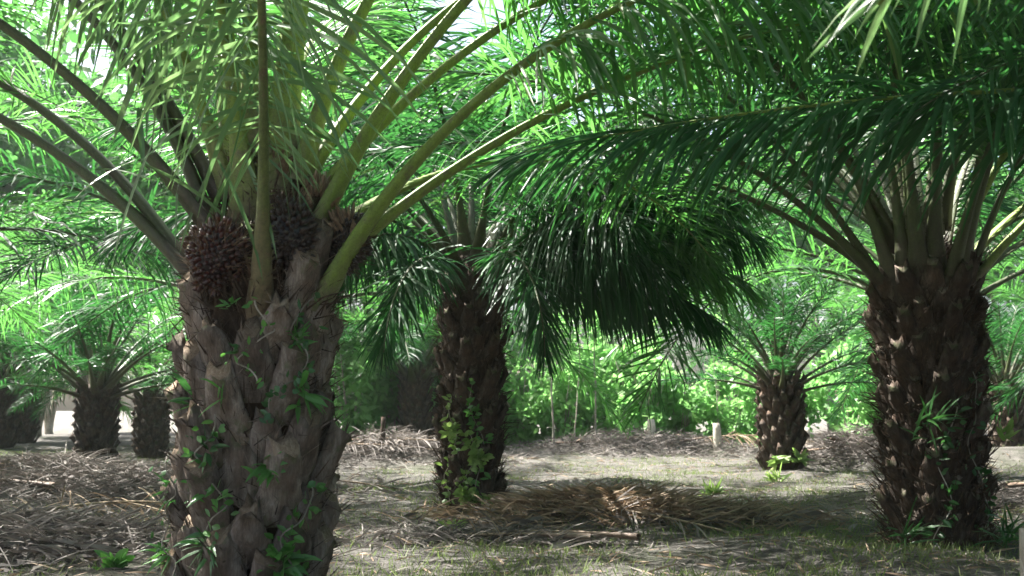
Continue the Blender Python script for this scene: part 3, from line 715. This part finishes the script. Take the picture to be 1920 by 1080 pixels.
# ------------------------------------------------------------------ shrubs and trees behind the clearing
def foliage_mesh(seed, n, rx, ry, rz, lsize, mat, clumps=14, zoff=0.0, name='foliage', aspect=.5):
    r = np.random.default_rng(seed)
    C = nrm(r.normal(0, 1, (clumps, 3))) * r.uniform(.35, 1, (clumps, 1)) ** .6 * np.array([rx, ry, rz]) * .8
    cr = r.uniform(.25, .5, clumps)
    k = r.integers(0, clumps, n)
    P = C[k] + nrm(r.normal(0, 1, (n, 3))) * (r.uniform(.3, 1, n) ** .5 * cr[k])[:, None] * np.array([rx, ry, rz]) * .9
    P[:, 2] += zoff
    P = P[P[:, 2] > .08]; n = len(P)
    D = nrm(r.normal(0, 1, (n, 3)) + np.array([0, 0, -.2])); mb = MB()
    blades(mb, P, D, nrm(r.normal(0, 1, (n, 3)) * np.array([1, 1, .4])), lsize * r.uniform(.6, 1.2, n), lsize * aspect * r.uniform(.7, 1.2, n), 2, .8, 0, 0, np.array([.3, 1, .1]))
    return mb.mesh(name, [mat], smooth=False)
def stems_mesh(seed, n, h, spread, rad, mat, name='stem'):
    r = np.random.default_rng(seed); mb = MB()
    for q in range(n):
        a = r.uniform(0, 6.28); m = 8
        t = np.linspace(0, 1, m)
        P = np.stack([np.cos(a) * spread * t ** 1.2 + r.normal(0, .02, m) * h * .3, np.sin(a) * spread * t ** 1.2 + r.normal(0, .02, m) * h * .3, -.1 + h * t], 1)
        T = nrm(np.gradient(P, axis=0)); S = nrm(np.cross(T, [.3, .9, .05]))
        w = rad * r.uniform(.7, 1.2) * (1 - .75 * t)
        sweep(mb, P, T, S, w, w, 0, 6, 1.0)
    return mb.mesh(name, [mat])
SHF = [foliage_mesh(300 + i, 1500, 1.25, 1.0, 1.25 + .2 * i, .24, M['shrub_leaf'], 16, 1.25) for i in range(4)]
SHS = [stems_mesh(310 + i, 7, 2.2, .7, .03, M['bark']) for i in range(3)]
sh = [(-8.5, 35), (-6.8, 34), (-5.2, 32.5), (-3.9, 34), (.3, 33), (1.6, 31.6), (2.9, 32.6), (4.1, 31.4), (5.4, 32.2), (6.7, 31.2), (8.0, 32.4), (9.4, 33.5), (10.6, 31.5), (11.9, 33), (2.2, 34.5), (4.8, 34.8), (7.4, 34.6), (-1.0, 34.2), (-11, 35), (13.2, 34)]
sh = [(x * .92, y - 2.6) for x, y in sh]
sh.sort()
SORD = ORD + ['thirteenth', 'fourteenth', 'fifteenth', 'sixteenth', 'seventeenth', 'eighteenth', 'nineteenth', 'twentieth']
for i, (x, y) in enumerate(sh):
    o = link('leafy_shrub', None, loc=(x, y, gz(x, y)), rz=random.uniform(0, 6), scale=random.uniform(1.0, 1.5))
    tag(o, 'bright green leafy shrub behind the clearing, %s from the left' % SORD[i], 'shrub', 'shrubs along the far edge of the clearing')
    link('foliage', SHF[i % 4], o); link('stem', SHS[i % 3], o)
# forest trees behind
TRC = [foliage_mesh(330 + i, 4200, 3.2, 3.0, 3.4, .42, M['tree_leaf'], 26, 7.2 + i, 'crown') for i in range(3)]
TRT = [stems_mesh(340 + i, 5, 7.5, 1.5, .13, M['bark'], 'trunk') for i in range(3)]
tr = [(x * 5.2 + random.uniform(-1.5, 1.5) - 31, random.uniform(44, 54)) for x in range(14)]
tr += [(-12.5, 36), (-19.5, 38), (-7.2, 37.5), (-24, 40)]; tr.sort(key=lambda p: p[0] / p[1])
for i, (x, y) in enumerate(tr):
    o = link('forest_tree', None, loc=(x, y, 0), rz=random.uniform(0, 6), scale=random.uniform(1.2, 1.75))
    tag(o, 'tall leafy tree beyond the palms, %s from the left' % SORD[i], 'tree', 'trees of the wood behind the plantation')
    link('crown', TRC[i % 3], o); link('trunk', TRT[i % 3], o)
# slim pale saplings among the shrubs
SAP = [foliage_mesh(350 + i, 260, .7, .7, .9, .2, M['shrub_leaf'], 8, 3.6, 'crown') for i in range(2)]
SPT = [stems_mesh(352 + i, 1, 4.0, .25, .032, M['bark'], 'trunk') for i in range(2)]
for i, (x, y, lab) in enumerate(((1.15, 27.8, 'slim pale sapling, first of four left in the clearing'), (1.75, 28.0, 'slim pale sapling, second of four in the clearing'),
                                (2.3, 27.5, 'thickest slim sapling standing in the middle of the clearing'), (5.8, 28.0, 'slim pale sapling close to the small clearing palm'))):
    o = link('sapling', None, loc=(x, y, gz(x, y)), rz=i * 1.3); tag(o, lab, 'sapling', 'slim saplings in the clearing')
    link('crown', SAP[i % 2], o); link('trunk', SPT[i % 2], o)

# ------------------------------------------------------------------ posts
def post(label, x, y, h, w, lean=0.0, seed=0, mat='post'):
    r = np.random.default_rng(seed); mb = MB(); m = 7
    t = np.linspace(0, 1, m)
    P = np.stack([r.normal(0, w * .04, m), r.normal(0, w * .04, m), -.2 + (h + .2) * t], 1)
    T = np.tile([0, 0, 1.], (m, 1)); S = np.tile([1., 0, 0], (m, 1))
    ww = w * .5 * np.array([1.08, 1.04, 1.0, .98, .96, .94, .78]) * (1 + r.normal(0, .02, m))
    sweep(mb, P, T, S, ww, ww, 0, 9, 1.0)
    o = link('wooden_post', mb.mesh('wooden_post', [M[mat]]), loc=(x, y, gz(x, y)), rot=(0, lean, 0))
    tag(o, label, 'post', 'short posts in the plantation')
post('short weathered post at the bottom right corner', 2.52, 5.0, .58, .09, .02, 1)
post('pale round post in front of the shrubs in mid clearing', 3.7, 26.8, .62, .24, 0, 2)
post('pale post just left of the small clearing palm', 5.4, 26.4, .68, .22, -.03, 3)
post('pale post just right of the small clearing palm', 7.75, 26.4, .66, .16, .02, 4)
post('thin pale post nearest the stout palm in the clearing', 8.95, 26.4, .6, .13, 0, 5)
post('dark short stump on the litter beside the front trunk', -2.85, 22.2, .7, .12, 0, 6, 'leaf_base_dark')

# ------------------------------------------------------------------ cut fronds and litter
DRY = []
for i, (mt, sd) in enumerate((('dry_red', 1), ('dry_grey', 2), ('dry', 3), ('dry_red', 4), ('dry_grey', 5))):
    rb, lb = make_frond(L=3.4 + .3 * (i % 3), e0=5, k=3 + i % 3, k2=.3, pet=.7, nl=80, ll=.6, lw=.024, g=1.4, seed=700 + sd, fold=0, nseg=3, spines=False, nside=6, missing=.35, hang=.4, base_w=.042, base_h=.03)
    DRY.append((rb.mesh('dry_frond', [M['petiole_dry']]), lb.mesh('dry_leaflets', [M[mt]], smooth=False)))
def strips(seed, n, rx, ry, base, mat, Lr=(.2, .6), w=.02, lift=.06, hmax=.0):
    r = np.random.default_rng(seed); mb = MB()
    q = r.normal(0, .5, (n, 2)) * np.array([rx, ry])
    wx, wy = base[0] + q[:, 0], base[1] + q[:, 1]
    z = gh(wx, wy) - gz(*base) + r.uniform(0, 1, n) ** 2 * hmax * np.exp(-(q[:, 0] / rx) ** 2 * 2 - (q[:, 1] / ry) ** 2 * 2) + .01
    a = r.uniform(0, 6.28, n)
    D = np.stack([np.cos(a), np.sin(a), r.uniform(0, lift * 8, n)], 1)
    blades(mb, np.stack([q[:, 0], q[:, 1], z], 1), D, nrm(r.normal(0, 1, (n, 3)) + np.array([0, 0, .01])), r.uniform(*Lr, n), w * r.uniform(.5, 1.3, n), 3, 1.6, 0, 0)
    return mb.mesh('litter', [mat], smooth=False)
def pile(label, x, y, rx, ry, n, mat, nf, seed, hmax=.3, kinds=(0, 1, 2), Lr=(.15, .55), w=.015):
    o = link('frond_pile', None, loc=(x, y, gz(x, y))); tag(o, label, 'frond pile', 'heaps of cut fronds on the ground')
    link('dry_leaflets', strips(seed, n, rx, ry, (x, y), mat, Lr, w, .08, hmax), o, kind='stuff')
    link('leaf_scraps', strips(seed + 500, n // 6, rx * 1.15, ry * 1.15, (x, y), M['dry_grey'], (.12, .4), .045, .05, hmax * 1.1), o, kind='stuff')
    r = np.random.default_rng(seed)
    for q in range(max(nf - 2, 2)):
        k = kinds[q % len(kinds)]
        dx, dy = r.normal(0, .35, 2) * (rx, ry); a = r.choice([0, math.pi]) + r.normal(0, .5)
        dx -= math.cos(a) * 1.3; dy -= math.sin(a) * 1.3 * .5
        f = link('dry_frond', DRY[k][0], o, (dx, dy, gz(x + dx, y + dy) - gz(x, y) + r.uniform(.04, .1 + hmax * .5)), rot=(r.normal(0, .3), r.normal(0, .06), a))
        link('dry_leaflets', DRY[k][1], f, kind='stuff')
pile('brown heap of dry fronds in the middle of the ground', 1.2, 11.2, 1.55, .8, 7000, M['dry'], 5, 61, .16, (1, 2, 0), w=.019)
pile('grey heap of dry fronds near the left edge', -6.2, 13.8, 2.6, 1.4, 8000, M['dry_grey'], 9, 62, .3, (1, 4, 2))
pile('low grey brown litter heap at the bottom left', -4.2, 8.4, 1.6, .7, 3500, M['dry_grey'], 3, 63, .10, (1, 2, 4))
pile('grey heap of fronds behind the front trunk', -2.9, 22.4, 2.5, 1.2, 2600, M['dry_grey'], 6, 64, .4, (1, 4))
pile('pale sunlit heap of fronds at the back of the clearing', 3.4, 26.6, 3.6, 1.3, 3200, M['dry_grey'], 7, 65, .35, (1, 4, 2))
pile('dark heap of sticks and fronds beside the small clearing palm', 7.3, 21.2, 1.7, .9, 2200, M['dry_grey'], 6, 66, .4, (1, 2, 4))
pile('heap of fronds far left behind the shaded palms', -12, 19, 3.0, 1.2, 2400, M['dry_grey'], 6, 67, .35, (1, 4))
pile('thin scatter of fronds right of the stout palm', 6.4, 12.5, 1.8, 1.2, 1800, M['dry_grey'], 4, 68, .12, (1, 2))
pile('small brown scatter of fronds in front of the drooping palm', -.3, 9.6, 1.3, .5, 500, M['dry_grey'], 2, 69, .05, (1, 2))

def scatter(name, label, n, mat, seed, Lr, w, up, dens):
    r = np.random.default_rng(seed); mb = MB()
    d = 3.2 + 30 * r.random(n * 2) ** 1.3; x = r.uniform(-.62, .62, n * 2) * d
    keep = dens(x, d, r); x, d = x[keep][:n], d[keep][:n]; n = len(x)
    a = r.uniform(0, 6.28, n)
    D = np.stack([np.cos(a), np.sin(a), r.uniform(*up, n)], 1)
    blades(mb, np.stack([x, d, gh(x, d) + .004], 1), D, nrm(r.normal(0, 1, (n, 3)) * np.array([1, 1, .5])), r.uniform(*Lr, n) , w * r.uniform(.6, 1.3, n), 2, 1.5, 0, 0, np.array([.8, 1, .1]))
    o = link(name, mb.mesh(name, [mat], smooth=False), kind='stuff'); o['label'] = label; o['category'] = name.split('_')[-1]
pn = lambda x, y: np.sin(.8 * x + 1.5 * np.sin(.6 * y)) * np.sin(.7 * y + .4 * x) + .5 * np.sin(2.1 * x - 1.3 * y)
scatter('ground_litter', 'scattered dry leaflet litter over the plantation floor', 16000, M['dry_grey'], 81, (.04, .25), .012, (0, .35), lambda x, y, r: r.random(len(x)) < .8)
scatter('brown_litter', 'brown fallen leaflet fragments over the plantation floor', 5000, M['dry'], 82, (.06, .3), .016, (0, .3), lambda x, y, r: r.random(len(x)) < .8)
scatter('short_grass', 'thin short grass in patches on the soil', 60000, M['grass'], 83, (.03, .11), .007, (.6, 2.5), lambda x, y, r: pn(x, y) + r.normal(0, .45, len(x)) > .15)
# green weeds on the ground
for i, (x, y, n, L, lab) in enumerate(((-2.95, 7.6, 26, .16, 'small green weed on the bare soil at bottom left'), (-.62, 10.2, 40, .18, 'yellow green weed clump in front of the drooping palm'),
                                      (2.9, 14.6, 40, .25, 'grassy weed patch behind the brown frond heap'), (4.6, 17.6, 40, .3, 'grassy weeds in front of the small clearing palm'))):
    plant('ground_weed', lab, 'weed', (x, y, gz(x, y)), n, L, .03 if i > 1 else .06, M['fern_leaf'] if i == 0 else M['creeper_leaf'], 280 + i, (0, -1), spread=1.4, up=.9, group='weeds on the ground')

# ------------------------------------------------------------------ bright hazy air
hb = MB(); X0, X1, Y0, Y1, Z0, Z1 = -140, 140, -60, 150, -2.0, 34.0
hb.add([(x, y, z) for z in (Z0, Z1) for y in (Y0, Y1) for x in (X0, X1)], [[0, 2, 3, 1], [4, 5, 7, 6], [0, 1, 5, 4], [2, 6, 7, 3], [0, 4, 6, 2], [1, 3, 7, 5]])
hm = bpy.data.materials.new('haze_air'); hm.use_nodes = True
for n_ in list(hm.node_tree.nodes):
    if n_.type == 'BSDF_PRINCIPLED': hm.node_tree.nodes.remove(n_)
pv = hm.node_tree.nodes.new('ShaderNodeVolumePrincipled')
pv.inputs['Color'].default_value = (.86, .95, .93, 1); pv.inputs['Density'].default_value = 0.0004; pv.inputs['Anisotropy'].default_value = .3
hm.node_tree.links.new(pv.outputs[0], hm.node_tree.nodes['Material Output'].inputs['Volume'])
ho = link('haze', hb.mesh('haze', [hm], smooth=False), kind='stuff'); ho['label'] = 'pale bright haze in the air between the palm rows'; ho['category'] = 'haze'
